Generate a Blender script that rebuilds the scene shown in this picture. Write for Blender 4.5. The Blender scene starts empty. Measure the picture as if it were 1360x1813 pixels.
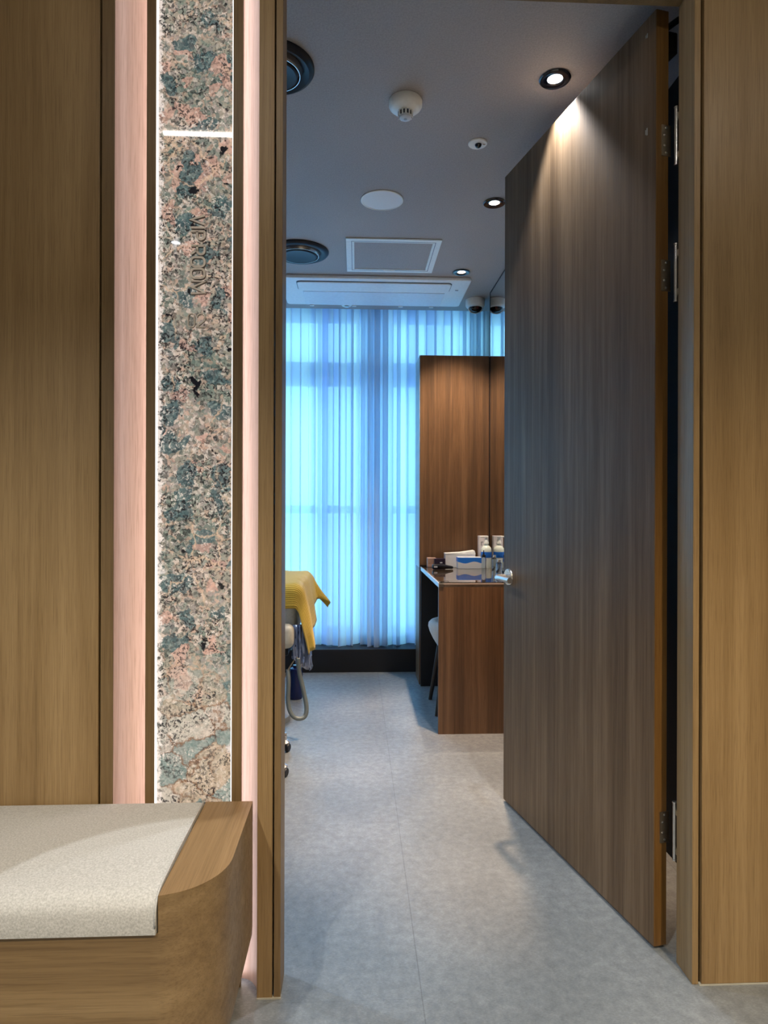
import bpy, bmesh, math, random
from mathutils import Vector, Matrix
random.seed(7)
C = bpy.context.scene.collection
PI = math.pi

# ------------------------------------------------------------------ camera
F_PX = 1150.0
cam_d = bpy.data.cameras.new('camera'); cam = bpy.data.objects.new('camera', cam_d); C.objects.link(cam)
cam_d.sensor_fit = 'HORIZONTAL'; cam_d.sensor_width = 36.0; cam_d.lens = 36.0*F_PX/1360.0
cam_d.shift_y = -6.5/1360.0
cam_d.clip_start = 0.02
cam.location = (0, 0, 1.2)
yaw = math.atan(50/F_PX)
cam.matrix_world = Matrix.Translation((0, 0, 1.2)) @ Matrix.Rotation(-yaw, 4, 'Z') @ Matrix.Rotation(PI/2, 4, 'X') @ Matrix.Rotation(math.radians(0.16), 4, 'Z')
bpy.context.scene.camera = cam

# ------------------------------------------------------------------ world (daylight outside the window)
SKY_S = 3.5
w = bpy.data.worlds.new('world'); bpy.context.scene.world = w; w.use_nodes = True
wt = w.node_tree; bg = wt.nodes['Background']; bg.inputs[1].default_value = SKY_S
_tc = wt.nodes.new('ShaderNodeTexCoord'); _sp = wt.nodes.new('ShaderNodeSeparateXYZ'); wt.links.new(_tc.outputs['Generated'], _sp.inputs[0])
def wramp(sock, stops):
    r = wt.nodes.new('ShaderNodeValToRGB'); e = r.color_ramp.elements
    while len(e) < len(stops): e.new(.5)
    for i, (p, c) in enumerate(stops): e[i].position = p; e[i].color = (*c, 1)
    wt.links.new(sock, r.inputs[0]); return r.outputs[0]
def wmap(sock):
    m = wt.nodes.new('ShaderNodeMath'); m.operation = 'MULTIPLY_ADD'; m.inputs[1].default_value = .5; m.inputs[2].default_value = .5
    wt.links.new(sock, m.inputs[0]); return m.outputs[0]
# sky: bright cyan to the left of the view, deeper blue to the right; darker street below the horizon
_a = wramp(wmap(_sp.outputs['X']), [(.05, (.42, 1.0, 1.0)), (.45, (.28, .72, 1.0)), (.8, (.07, .20, .75)), (.98, (.20, .5, 1.0))])
_b = wramp(wmap(_sp.outputs['Z']), [(.40, (.45, .5, .65)), (.52, (1, 1, 1)), (.75, (.8, .85, .95))])
_m = wt.nodes.new('ShaderNodeMix'); _m.data_type = 'RGBA'; _m.blend_type = 'MULTIPLY'; _m.inputs[0].default_value = 1
wt.links.new(_a, _m.inputs[6]); wt.links.new(_b, _m.inputs[7]); wt.links.new(_m.outputs[2], bg.inputs[0])

vs = bpy.context.scene.view_settings
vs.view_transform = 'Standard'; vs.look = 'None'; vs.gamma = 1.0; vs.use_curve_mapping = False
vs.exposure = 0.35

CZ = 2.67          # ceiling height
# (x, y, watts, spot degrees, blend, colour) : downlights of room and corridor, with an added fill lamp
ROOM_DL = [(0.676, 2.191, 62, 82, .55, (0.92, 0.95, 1.0)), (0.661, 3.093, 270, 60, .55, (1.0, 0.66, 0.40)), (0.652, 4.01, 110, 84, .6, (1.0, 0.80, 0.58)),
           (-1.25, 2.30, 90, 130, .8, (0.74, 0.86, 1.0)), (-2.0, 3.5, 85, 130, .8, (0.55, 0.74, 1.0))]  # unseen left lamps: first fits the post shadow, second added as bluish fill
HALL_DL = [(-.31, 1.07, 48, 23, .05, (0.95, 0.98, 1.0)), (-1.00, -.36, 190, 130, .5, (1.0, 0.95, 0.84)), (1.1, -.34, 250, 130, .6, (1.0, 0.78, 0.50)),
           (0.0, -1.5, 110, 120, .7, (1.0, 0.94, 0.84))]
LINE_LIGHT_S = 30.0
LED_S = 6.4
STONE_S = 0.58

def lamp_spot(name, loc, watts, deg, blend, col, size=.03):
    d = bpy.data.lights.new(name, 'SPOT'); d.energy = watts; d.spot_size = math.radians(deg); d.spot_blend = blend
    d.color = col; d.shadow_soft_size = size
    o = bpy.data.objects.new(name, d); C.objects.link(o); o.location = loc
    return o

# ------------------------------------------------------------------ mesh helpers
def add_box(bm, a, b, rot=None):
    a = Vector(a); b = Vector(b)
    vs_ = []
    for x in (a.x, b.x):
        for y in (a.y, b.y):
            for z in (a.z, b.z):
                v = Vector((x, y, z))
                vs_.append(bm.verts.new(rot @ v if rot else v))
    for q in ((0,1,3,2),(4,6,7,5),(0,4,5,1),(2,3,7,6),(0,2,6,4),(1,5,7,3)):
        bm.faces.new([vs_[i] for i in q])
def add_prism(bm, pts, z0, z1, M=None):
    lo = [Vector((p[0], p[1], z0)) for p in pts]; hi = [Vector((p[0], p[1], z1)) for p in pts]
    if M: lo = [M @ v for v in lo]; hi = [M @ v for v in hi]
    lo = [bm.verts.new(v) for v in lo]; hi = [bm.verts.new(v) for v in hi]
    n = len(pts)
    bm.faces.new(lo[::-1]); bm.faces.new(hi)
    for i in range(n): bm.faces.new((lo[i], lo[(i+1)%n], hi[(i+1)%n], hi[i]))
def add_lathe(bm, prof, seg=40, c=(0,0,0), M=None):
    c = Vector(c); rings = []
    for r, z in prof:
        if r < 1e-6:
            v = Vector((0,0,z)); v = (M @ v if M else v) + c
            rings.append([bm.verts.new(v)])
        else:
            ring = []
            for i in range(seg):
                t = 2*PI*i/seg; v = Vector((r*math.cos(t), r*math.sin(t), z)); v = (M @ v if M else v) + c
                ring.append(bm.verts.new(v))
            rings.append(ring)
    for a, b in zip(rings, rings[1:]):
        for i in range(seg):
            j = (i+1) % seg
            if len(a) == 1 and len(b) == 1: continue
            if len(a) == 1: bm.faces.new((a[0], b[j], b[i]))
            elif len(b) == 1: bm.faces.new((a[i], a[j], b[0]))
            else: bm.faces.new((a[i], a[j], b[j], b[i]))
def add_tube(bm, pts, r, seg=12, caps=True):
    pts = [Vector(p) for p in pts]; rr = r if isinstance(r, (list, tuple)) else [r]*len(pts)
    up = Vector((0,0,1)); rings = []; last = None
    for i, p in enumerate(pts):
        t = (pts[min(i+1, len(pts)-1)] - pts[max(i-1, 0)]).normalized()
        if last is None:
            n = t.cross(up if abs(t.z) < .9 else Vector((1,0,0))).normalized()
        else:
            n = (last - t*last.dot(t)).normalized()
        last = n; b = t.cross(n)
        rings.append([bm.verts.new(p + rr[i]*(math.cos(2*PI*k/seg)*n + math.sin(2*PI*k/seg)*b)) for k in range(seg)])
    for a, b in zip(rings, rings[1:]):
        for i in range(seg): bm.faces.new((a[i], a[(i+1)%seg], b[(i+1)%seg], b[i]))
    if caps: bm.faces.new(rings[0][::-1]); bm.faces.new(rings[-1])
def smooth_path(pts, n=8, closed=False):
    P = [Vector(p) for p in pts]; out = []; N = len(P)
    for i in range(N if closed else N-1):
        p0 = P[(i-1)%N] if closed or i > 0 else P[0]; p1 = P[i]; p2 = P[(i+1)%N]; p3 = P[(i+2)%N] if closed or i+2 < N else P[-1]
        for k in range(n):
            t = k/n
            out.append(.5*((2*p1)+(-p0+p2)*t+(2*p0-5*p1+4*p2-p3)*t*t+(-p0+3*p1-3*p2+p3)*t**3))
    if not closed: out.append(P[-1])
    return out
def obj(name, bm, m, parent=None, bevel=0, smooth=False, seg=2, loc=None):
    bmesh.ops.recalc_face_normals(bm, faces=bm.faces)
    me = bpy.data.meshes.new(name); bm.to_mesh(me); bm.free()
    o = bpy.data.objects.new(name, me); C.objects.link(o)
    if loc is not None:
        me.transform(Matrix.Translation(-Vector(loc))); o.location = loc
    if isinstance(m, (list, tuple)):
        for k in m: me.materials.append(k)
    else: me.materials.append(m)
    if smooth:
        for p in me.polygons: p.use_smooth = True
        if smooth == 'auto':
            for e in me.edges: pass
            try: me.set_sharp_from_angle(angle=math.radians(38))
            except Exception: pass
    if bevel:
        md = o.modifiers.new('bevel', 'BEVEL'); md.width = bevel; md.segments = seg; md.limit_method = 'ANGLE'
    if parent:
        o.parent = parent
        o.matrix_parent_inverse = Matrix.Translation(-parent.location)
    return o
def box(name, a, b, m, parent=None, bevel=0, **k):
    bm = bmesh.new(); add_box(bm, a, b); return obj(name, bm, m, parent, bevel, **k)
def lathe(name, prof, c, m, parent=None, seg=40, M=None, smooth='auto', **k):
    bm = bmesh.new(); add_lathe(bm, prof, seg, c, M); return obj(name, bm, m, parent, smooth=smooth, **k)
def tag(o, label, cat, group=None, kind=None):
    if label: o['label'] = label
    if cat: o['category'] = cat
    if group: o['group'] = group
    if kind: o['kind'] = kind
    return o
def struct(o, label=None, cat=None):
    o['kind'] = 'structure'
    if label: o['label'] = label
    if cat: o['category'] = cat
    return o
def thing(name, label, cat, loc=(0,0,0), group=None, kind=None):
    o = bpy.data.objects.new(name, None); C.objects.link(o); o.location = loc; o.empty_display_size = .1
    return tag(o, label, cat, group, kind)

# ------------------------------------------------------------------ materials
class NT:
    def __init__(s, name):
        s.m = bpy.data.materials.new(name); s.m.use_nodes = True; s.t = s.m.node_tree; s.n = s.t.nodes; s.l = s.t.links
        s.p = s.n['Principled BSDF']
    def new(s, k, **kw):
        n = s.n.new(k)
        for a, b in kw.items(): setattr(n, a, b)
        return n
    def link(s, a, b): s.l.new(a, b)
    def pos(s, scale=(1,1,1)):
        tc = s.new('ShaderNodeTexCoord'); mp = s.new('ShaderNodeMapping'); mp.inputs['Scale'].default_value = scale
        s.link(tc.outputs['Object'], mp.inputs['Vector']); return mp.outputs['Vector']
    def noise(s, vec, scale, detail=4, rough=.55, dist=0):
        n = s.new('ShaderNodeTexNoise'); n.inputs['Scale'].default_value = scale; n.inputs['Detail'].default_value = detail
        n.inputs['Roughness'].default_value = rough; n.inputs['Distortion'].default_value = dist
        s.link(vec, n.inputs['Vector']); return n.outputs['Fac']
    def ramp(s, fac, stops, interp='LINEAR'):
        r = s.new('ShaderNodeValToRGB'); e = r.color_ramp.elements; r.color_ramp.interpolation = interp
        while len(e) < len(stops): e.new(.5)
        for i, (p, c) in enumerate(stops):
            e[i].position = p; e[i].color = (*c, 1) if len(c) == 3 else c
        s.link(fac, r.inputs['Fac']); return r.outputs['Color']
    def mix(s, fac, a, b, mode='MIX'):
        x = s.new('ShaderNodeMix', data_type='RGBA', blend_type=mode)
        for sock, v in ((x.inputs['Factor'], fac), (x.inputs['A'], a), (x.inputs['B'], b)):
            if hasattr(v, 'links'): s.link(v, sock)
            elif isinstance(v, (int, float)): sock.default_value = v
            else: sock.default_value = (*v, 1)
        # float factor / colour sockets are picked by index
        return x.outputs['Result']
    def math(s, op, a, b=0.0, c=None):
        x = s.new('ShaderNodeMath', operation=op)
        for i, v in enumerate((a, b, c)):
            if v is None: continue
            if hasattr(v, 'links'): s.link(v, x.inputs[i])
            else: x.inputs[i].default_value = v
        return x.outputs[0]
    def bump(s, h, strength, dist=.01):
        b = s.new('ShaderNodeBump'); b.inputs['Strength'].default_value = strength; b.inputs['Distance'].default_value = dist
        s.link(h, b.inputs['Height']); s.link(b.outputs['Normal'], s.p.inputs['Normal'])
def mixc(s, fac, a, b, mode='MIX'):
    x = s.new('ShaderNodeMix'); x.data_type = 'RGBA'; x.blend_type = mode
    fi, ai, bi = x.inputs[0], x.inputs[6], x.inputs[7]
    for sock, v in ((fi, fac), (ai, a), (bi, b)):
        if hasattr(v, 'links'): s.link(v, sock)
        elif isinstance(v, (int, float)): sock.default_value = v
        else: sock.default_value = (*v, 1)
    return x.outputs[2]
NT.mix = mixc

def plain(name, col, rough=.5, metal=0, spec=.5, emit=None, es=0, coat=0, noise=0.04, ns=60):
    s = NT(name); p = s.p
    v = s.noise(s.pos(), ns, 3)
    c0 = tuple(max(0, c*(1-noise)) for c in col); c1 = tuple(min(1, c*(1+noise)) for c in col)
    s.link(s.ramp(v, [(.3, c0), (.7, c1)]), p.inputs['Base Color'])
    p.inputs['Roughness'].default_value = rough; p.inputs['Metallic'].default_value = metal
    p.inputs['Specular IOR Level'].default_value = spec; p.inputs['Coat Weight'].default_value = coat
    if emit:
        p.inputs['Emission Color'].default_value = (*emit, 1); p.inputs['Emission Strength'].default_value = es
    return s.m
def wood(name, dark, mid, light, rough=.42, axis='Z', band=5.0, coat=0.0, bumpy=.12, contrast=1.0):
    s = NT(name); p = s.p
    def sc(a, b):  # a across the grain, b along
        return {'Z': (a, a, b), 'X': (b, a, a), 'Y': (a, b, a)}[axis]
    warp = s.noise(s.pos(sc(3, .5)), 1.0, 2)
    broad = s.noise(s.pos(sc(band, .12)), 1.6, 3, .5, .3)
    grain = s.noise(s.pos(sc(70, 1.1)), 1.0, 5, .62, .6)
    pores = s.noise(s.pos(sc(420, 9)), 1.0, 3, .6)
    flow = s.noise(s.pos(sc(14, .8)), 1.0, 4, .6, 1.4)
    f = s.math('ADD', s.math('MULTIPLY', broad, .42), s.math('MULTIPLY', grain, .33))
    f = s.math('ADD', f, s.math('MULTIPLY', flow, .25))
    k = .14/contrast
    base = s.ramp(f, [(.5-k, dark), (.5, mid), (.5+k, light)])
    pr = s.ramp(pores, [(.36, (.62, .58, .54)), (.5, (1, 1, 1))])
    col = s.mix(.55, base, pr, 'MULTIPLY')
    s.link(col, p.inputs['Base Color'])
    s.link(s.ramp(grain, [(.3, (rough+.08,)*3), (.7, (rough-.06,)*3)]), p.inputs['Roughness'])
    p.inputs['Coat Weight'].default_value = coat; p.inputs['Coat Roughness'].default_value = .25
    s.bump(pores, bumpy, .0015)
    return s.m
OAK_D, OAK_M, OAK_L = (.180, .112, .048), (.262, .170, .076), (.345, .235, .115)
oak = wood('oak_veneer', OAK_D, OAK_M, OAK_L)
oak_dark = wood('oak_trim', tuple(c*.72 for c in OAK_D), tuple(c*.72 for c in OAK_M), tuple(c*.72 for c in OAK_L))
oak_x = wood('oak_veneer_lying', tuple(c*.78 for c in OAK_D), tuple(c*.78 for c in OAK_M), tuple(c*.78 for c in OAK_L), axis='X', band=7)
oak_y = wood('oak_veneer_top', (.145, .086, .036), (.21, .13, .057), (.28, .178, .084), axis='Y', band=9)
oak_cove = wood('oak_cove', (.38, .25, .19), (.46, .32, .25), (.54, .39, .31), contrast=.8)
oak_door = wood('oak_door_leaf', (.10, .060, .030), (.165, .104, .056), (.25, .168, .10), rough=.5, band=7, coat=0, contrast=1.1)
for _n in oak_door.node_tree.nodes:
    if _n.type == 'BSDF_PRINCIPLED': _n.inputs['Specular IOR Level'].default_value = .32
oak_edge = wood('oak_door_edge', (.10, .048, .012), (.15, .075, .02), (.2, .105, .03))
walnut = wood('vanity_veneer', (.070, .034, .015), (.140, .070, .032), (.215, .115, .056), band=6, rough=.4)
walnut_top = wood('vanity_top_veneer', (.14, .078, .042), (.22, .13, .075), (.32, .20, .12), axis='Y', rough=.35)
black_plinth_shade = plain('black_plinth_and_desk_shade', (.006, .006, .008), .5)  # black of the plinth; also carries the shade under the desk
dark_line = plain('dark_joint', (.012, .006, .003), .8)
white_pl = plain('white_plastic', (.90, .92, .92), .35)
white_panel = plain('white_coated_panel', (.86, .91, .97), .4)
white_metal = plain('white_powder_coat', (.88, .95, .98), .4)
black_gloss = plain('black_gloss', (.006, .008, .014), .12, coat=.4)
black_sat = plain('black_satin', (.006, .009, .018), .45, spec=.35)
steel = plain('brushed_steel', (.70, .69, .67), .25, .9)
steel_dull = plain('dull_nickel', (.40, .34, .25), .38, 1.0)
hose_m = plain('grey_hose', (.17, .20, .20), .42, .35)
caulk = plain('white_caulk', (.42, .42, .38), .7)

def floor_mat():
    s = NT('grey_vinyl_tile'); p = s.p
    P = s.pos()
    n1 = s.noise(P, 1.6, 3, .5); n2 = s.noise(P, 34, 6, .75); n3 = s.noise(s.pos((1, 3, 1)), 130, 3, .7)
    f = s.math('ADD', s.math('MULTIPLY', n1, .35), s.math('ADD', s.math('MULTIPLY', n2, .38), s.math('MULTIPLY', n3, .27)))
    base = s.ramp(f, [(.36, (.105, .118, .13)), (.5, (.185, .205, .222)), (.62, (.29, .315, .335))])
    tc = s.new('ShaderNodeTexCoord'); sp = s.new('ShaderNodeSeparateXYZ'); s.link(tc.outputs['Object'], sp.inputs[0])
    T = .90
    x = s.math('DIVIDE', s.math('SUBTRACT', sp.outputs['X'], .166-T*6), T)
    colm = s.math('FLOOR', x); fx = s.math('FRACT', x)
    off = s.math('MULTIPLY', s.math('MODULO', colm, 2), .44)
    y = s.math('ADD', s.math('DIVIDE', s.math('ADD', sp.outputs['Y'], T*8-1.98), T), off); fy = s.math('FRACT', y)
    ex = s.math('LESS_THAN', s.math('MINIMUM', fx, s.math('SUBTRACT', 1, fx)), .0016)
    ey = s.math('LESS_THAN', s.math('MINIMUM', fy, s.math('SUBTRACT', 1, fy)), .0010)
    e = s.math('MAXIMUM', ex, s.math('MULTIPLY', ey, .6))
    s.link(s.mix(s.math('MULTIPLY', e, .45), base, (.06, .065, .07)), p.inputs['Base Color'])
    s.link(s.ramp(n2, [(.3, (.42,)*3), (.7, (.30,)*3)]), p.inputs['Roughness'])
    p.inputs['Specular IOR Level'].default_value = .8
    s.bump(n3, .15, .002)
    return s.m
floor_m = floor_mat()
def ceil_mat():
    s = NT('dark_grey_ceiling_paper'); p = s.p
    n = s.noise(s.pos(), 170, 4, .7); n1 = s.noise(s.pos(), 1.3, 2)
    f = s.math('ADD', s.math('MULTIPLY', n, .7), s.math('MULTIPLY', n1, .3))
    s.link(s.ramp(f, [(.35, (.33, .305, .30)), (.65, (.46, .425, .42))]), p.inputs['Base Color'])
    p.inputs['Roughness'].default_value = .62; s.bump(n, .25, .002)
    return s.m
ceil_m = ceil_mat()
hall_m = plain('warm_corridor_paint', (.45, .40, .34), .7)
room_wall_m = plain('grey_room_wall', (.24, .245, .26), .7)

def stone_mat():
    s = NT('backlit_onyx_stone'); p = s.p
    tc = s.new('ShaderNodeTexCoord'); mp = s.new('ShaderNodeMapping'); mp.inputs['Location'].default_value = (0, -.04, 0)
    s.link(tc.outputs['Object'], mp.inputs['Vector']); P = mp.outputs['Vector']
    def warp(vec, scale, amt, det=5, rough=.65):
        nz = s.new('ShaderNodeTexNoise'); nz.inputs['Scale'].default_value = scale; nz.inputs['Detail'].default_value = det; nz.inputs['Roughness'].default_value = rough
        s.link(vec, nz.inputs['Vector'])
        o = s.new('ShaderNodeVectorMath', operation='SUBTRACT'); s.link(nz.outputs['Color'], o.inputs[0]); o.inputs[1].default_value = (.5, .5, .5)
        va = s.new('ShaderNodeVectorMath', operation='SCALE'); va.inputs['Scale'].default_value = amt; s.link(o.outputs[0], va.inputs[0])
        vb = s.new('ShaderNodeVectorMath', operation='ADD'); s.link(vec, vb.inputs[0]); s.link(va.outputs[0], vb.inputs[1]); return vb.outputs[0]
    D = warp(P, 22, .05); E = warp(P, 60, .022)
    def vor(vec, scale, feature='F1'):
        v = s.new('ShaderNodeTexVoronoi'); v.feature = feature; v.inputs['Scale'].default_value = scale
        s.link(vec, v.inputs['Vector']); return v
    def chan(v, k):
        c = s.new('ShaderNodeSeparateColor'); s.link(v.outputs['Color'], c.inputs[0]); return c.outputs[k]
    BW = [(0, 0, 0), (1, 1, 1)]
    zone = s.noise(D, 8.5, 3, .55)
    pal = s.ramp(zone, [(.34, (.20, .26, .24)), (.43, (.34, .37, .31)), (.50, (.48, .44, .38)), (.57, (.66, .50, .41)), (.66, (.60, .56, .52)), (.72, (.40, .37, .40))])
    # crystal grains: small cells of mixed minerals
    vg = vor(E, 105); g = chan(vg, 0)
    gpal = s.ramp(g, [(0, (.10, .12, .12)), (.12, (.22, .29, .27)), (.28, (.36, .42, .37)), (.45, (.55, .50, .42)), (.60, (.74, .55, .45)), (.74, (.48, .44, .42)), (.88, (.90, .80, .72))], 'CONSTANT')
    col = s.mix(.62, pal, gpal)
    # larger crystals
    vl = vor(D, 24); l0 = chan(vl, 0); l1 = chan(vl, 1)
    teal = s.math('GREATER_THAN', l0, .80)
    tealc = s.ramp(s.noise(E, 60, 4, .7), [(.35, (.06, .12, .15)), (.5, (.13, .22, .24)), (.68, (.34, .46, .44))])
    col = s.mix(s.math('MULTIPLY', teal, .8), col, tealc)
    pink = s.math('GREATER_THAN', l1, .86)
    col = s.mix(s.math('MULTIPLY', pink, .6), col, (.86, .55, .46))
    # calmer slab with big teal plates and brown cracks at the foot
    sp = s.new('ShaderNodeSeparateXYZ'); s.link(P, sp.inputs[0])
    calm = s.new('ShaderNodeMapRange'); calm.inputs['From Min'].default_value = .66; calm.inputs['From Max'].default_value = .86
    calm.inputs['To Min'].default_value = 1.0; calm.inputs['To Max'].default_value = 0.0; s.link(s.math('ADD', sp.outputs['Z'], s.math('MULTIPLY', s.math('SUBTRACT', s.noise(P, 20, 3), .5), .25)), calm.inputs['Value'])
    vb = vor(warp(P, 14, .07), 12.5); b0 = chan(vb, 0)
    bpal = s.ramp(b0, [(0, (.16, .33, .34)), (.34, (.30, .46, .45)), (.5, (.80, .60, .42)), (.66, (.66, .62, .56)), (.82, (.86, .78, .68))], 'CONSTANT')
    bcol = s.mix(.45, bpal, s.ramp(s.noise(E, 70, 5, .7), [(.3, (.20, .24, .22)), (.5, (.62, .60, .54)), (.7, (.95, .90, .84))]))
    col = s.mix(s.math('MULTIPLY', calm.outputs[0], .8), col, bcol)
    # veins
    v3 = vor(warp(P, 14, .07), 12.5, 'DISTANCE_TO_EDGE')
    vein = s.ramp(v3.outputs['Distance'], [(0, (1, 1, 1)), (.02, (.6, .6, .6)), (.05, (0, 0, 0))])
    vcol = s.mix(calm.outputs[0], (.86, .66, .50), (.30, .15, .08))
    col = s.mix(s.math('MULTIPLY', vein, s.ramp(s.noise(P, 9, 2), [(.45, (0, 0, 0)), (.58, (.85,)*3)])), col, vcol)
    # dark and pale flecks clustering in patches
    cl = s.ramp(s.noise(D, 13, 3), [(.38, (.12,)*3), (.58, (1, 1, 1))])
    dk = s.ramp(s.noise(E, 150, 3, .6), [(.43, (1, 1, 1)), (.49, (0, 0, 0))])
    col = s.mix(s.math('MULTIPLY', s.math('MULTIPLY', dk, cl), .92), col, (.03, .03, .04))
    cl2 = s.ramp(s.noise(D, 10, 3, .5), [(.45, (.15,)*3), (.6, (1, 1, 1))])
    lt = s.ramp(s.noise(E, 120, 4, .7), [(.55, (0, 0, 0)), (.61, (1, 1, 1))])
    col = s.mix(s.math('MULTIPLY', s.math('MULTIPLY', lt, cl2), .85), col, (.95, .87, .80))
    blk = s.ramp(s.noise(D, 26, 3, .55), [(.295, (1, 1, 1)), (.33, (0, 0, 0))])
    col = s.mix(s.math('MULTIPLY', blk, s.math('SUBTRACT', 1, s.math('MULTIPLY', calm.outputs[0], .9))), col, (.022, .024, .035))
    wht = s.ramp(s.noise(D, 12, 3, .6), [(.66, (0, 0, 0)), (.72, (1, 1, 1))])
    col = s.mix(s.math('MULTIPLY', wht, .8), col, (.90, .86, .86))
    # LED glow at the slab's left edge, painted into the stone colour
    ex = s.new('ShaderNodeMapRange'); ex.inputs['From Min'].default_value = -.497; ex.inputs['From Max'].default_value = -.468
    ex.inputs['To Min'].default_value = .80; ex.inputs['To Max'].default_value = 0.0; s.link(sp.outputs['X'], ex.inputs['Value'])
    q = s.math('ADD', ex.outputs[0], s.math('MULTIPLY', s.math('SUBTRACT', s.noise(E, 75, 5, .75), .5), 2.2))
    glow_m = s.ramp(q, [(.42, (0, 0, 0)), (.62, (1, 1, 1))])
    col = s.mix(glow_m, col, (1.0, .93, .89))
    gm = s.new('ShaderNodeGamma'); gm.inputs[1].default_value = 1.28; s.link(col, gm.inputs[0]); col = gm.outputs[0]
    s.link(s.mix(1.0, col, (.32, .32, .32), 'MULTIPLY'), p.inputs['Base Color'])
    s.link(s.mix(1.0, col, (1.0, .96, .93), 'MULTIPLY'), p.inputs['Emission Color']); p.inputs['Emission Strength'].default_value = STONE_S
    p.inputs['Roughness'].default_value = .03; p.inputs['Coat Weight'].default_value = .6; p.inputs['Coat Roughness'].default_value = .01
    return s.m
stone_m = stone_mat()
def emis(name, col, st):
    s = NT(name); s.p.inputs['Base Color'].default_value = (.8, .8, .8, 1)
    s.p.inputs['Emission Color'].default_value = (*col, 1); s.p.inputs['Emission Strength'].default_value = st
    n = s.noise(s.pos(), 40, 2); s.link(s.ramp(n, [(0, (.8,)*3), (1, (.75,)*3)]), s.p.inputs['Base Color'])
    return s.m
led_right = emis('led_strip_light_bright', (1.0, .92, .97), LED_S*.75)
led_m = emis('led_strip_light', (1.0, .88, .90), LED_S)
edge_m = emis('led_leak_glow', (1.0, .93, .90), 1.0)
line_m = emis('linear_lamp_diffuser', (1.0, .93, .84), LINE_LIGHT_S)
lens_cool = emis('downlight_lens', (.92, .96, 1.0), 14)
lens_warm = emis('downlight_lens_warm', (1.0, .86, .72), 5)

def curtain_mat():
    s = NT('sheer_curtain_fabric'); s.n.remove(s.p)
    out = s.n['Material Output']
    tr = s.new('ShaderNodeBsdfTransparent'); tr.inputs[0].default_value = (.95, .97, 1, 1)
    tl = s.new('ShaderNodeBsdfTranslucent'); df = s.new('ShaderNodeBsdfDiffuse')
    weave = s.noise(s.pos((900, 900, 900)), 1, 2)
    c = s.ramp(weave, [(.3, (.80, .86, .92)), (.7, (.90, .94, .98))])
    s.link(c, tl.inputs[0]); s.link(c, df.inputs[0])
    m1 = s.new('ShaderNodeMixShader'); m1.inputs[0].default_value = .18
    s.link(tl.outputs[0], m1.inputs[1]); s.link(df.outputs[0], m1.inputs[2])
    lw = s.new('ShaderNodeLayerWeight'); lw.inputs['Blend'].default_value = .5
    f = s.ramp(lw.outputs['Facing'], [(0, (.89,)*3), (.4, (.95,)*3), (.8, (1, 1, 1))])
    m2 = s.new('ShaderNodeMixShader'); s.link(f, m2.inputs[0]); s.link(tr.outputs[0], m2.inputs[1]); s.link(m1.outputs[0], m2.inputs[2])
    s.link(m2.outputs[0], out.inputs['Surface'])
    return s.m
curtain_m = curtain_mat()
def glass_mat(name, col=(.9, .97, 1), rough=0.0):
    s = NT(name); p = s.p; n = s.noise(s.pos(), 5, 1)
    s.link(s.ramp(n, [(0, col), (1, tuple(c*.98 for c in col))]), p.inputs['Base Color'])
    p.inputs['Transmission Weight'].default_value = 1; p.inputs['Roughness'].default_value = rough; p.inputs['IOR'].default_value = 1.45
    return s.m
glass_m = glass_mat('clear_glass'); bottle_clear = glass_mat('clear_plastic', (.75, .85, 1.0), .08)
def pane_mat():
    s = NT('window_pane_glass'); s.n.remove(s.p); out = s.n['Material Output']
    a = s.new('ShaderNodeBsdfTransparent'); b = s.new('ShaderNodeBsdfGlossy'); b.inputs['Roughness'].default_value = .02
    m = s.new('ShaderNodeMixShader'); m.inputs[0].default_value = .05
    s.link(a.outputs[0], m.inputs[1]); s.link(b.outputs[0], m.inputs[2]); s.link(m.outputs[0], out.inputs['Surface'])
    return s.m
pane_m = pane_mat()
mirror_m = plain('mirror_silver', (.84, .84, .82), .01, 1.0, noise=.005)
def fabric(name, c0, c1, scale=300, rough=.9, bump=.4, stretch=(1,1,1)):
    s = NT(name); p = s.p
    n = s.noise(s.pos(stretch), scale, 4, .7)
    s.link(s.ramp(n, [(.35, c0), (.65, c1)]), p.inputs['Base Color']); p.inputs['Roughness'].default_value = rough
    p.inputs['Sheen Weight'].default_value = .2; s.bump(n, bump, .002); return s.m
bench_fab = fabric('pale_bench_fabric', (.34, .34, .33), (.52, .52, .51), 260)
seat_fab = fabric('stool_fabric', (.50, .50, .50), (.66, .66, .66), 200)
sheet_m = fabric('white_sheet', (.66, .74, .82), (.78, .84, .90), 90)
beige_m = fabric('beige_vinyl', (.46, .46, .40), (.54, .54, .47), 40, .5, .1)
def towel_mat():
    s = NT('yellow_blanket_fabric'); p = s.p
    tc = s.new('ShaderNodeTexCoord')
    wv = s.new('ShaderNodeTexWave'); wv.inputs['Scale'].default_value = 1; wv.bands_direction = 'X'; wv.inputs['Distortion'].default_value = 1.5
    mp = s.new('ShaderNodeMapping'); mp.inputs['Scale'].default_value = (14, 1, 1); s.link(tc.outputs['UV'], mp.inputs['Vector']); s.link(mp.outputs[0], wv.inputs['Vector'])
    n = s.noise(s.pos(), 120, 3)
    f = s.math('ADD', s.math('MULTIPLY', wv.outputs['Fac'], .6), s.math('MULTIPLY', n, .4))
    s.link(s.ramp(f, [(.2, (.46, .30, .02)), (.8, (.66, .49, .08))]), p.inputs['Base Color'])
    p.inputs['Roughness'].default_value = .85; p.inputs['Sheen Weight'].default_value = .35; s.bump(f, .5, .004); return s.m
towel_m = towel_mat()

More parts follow.
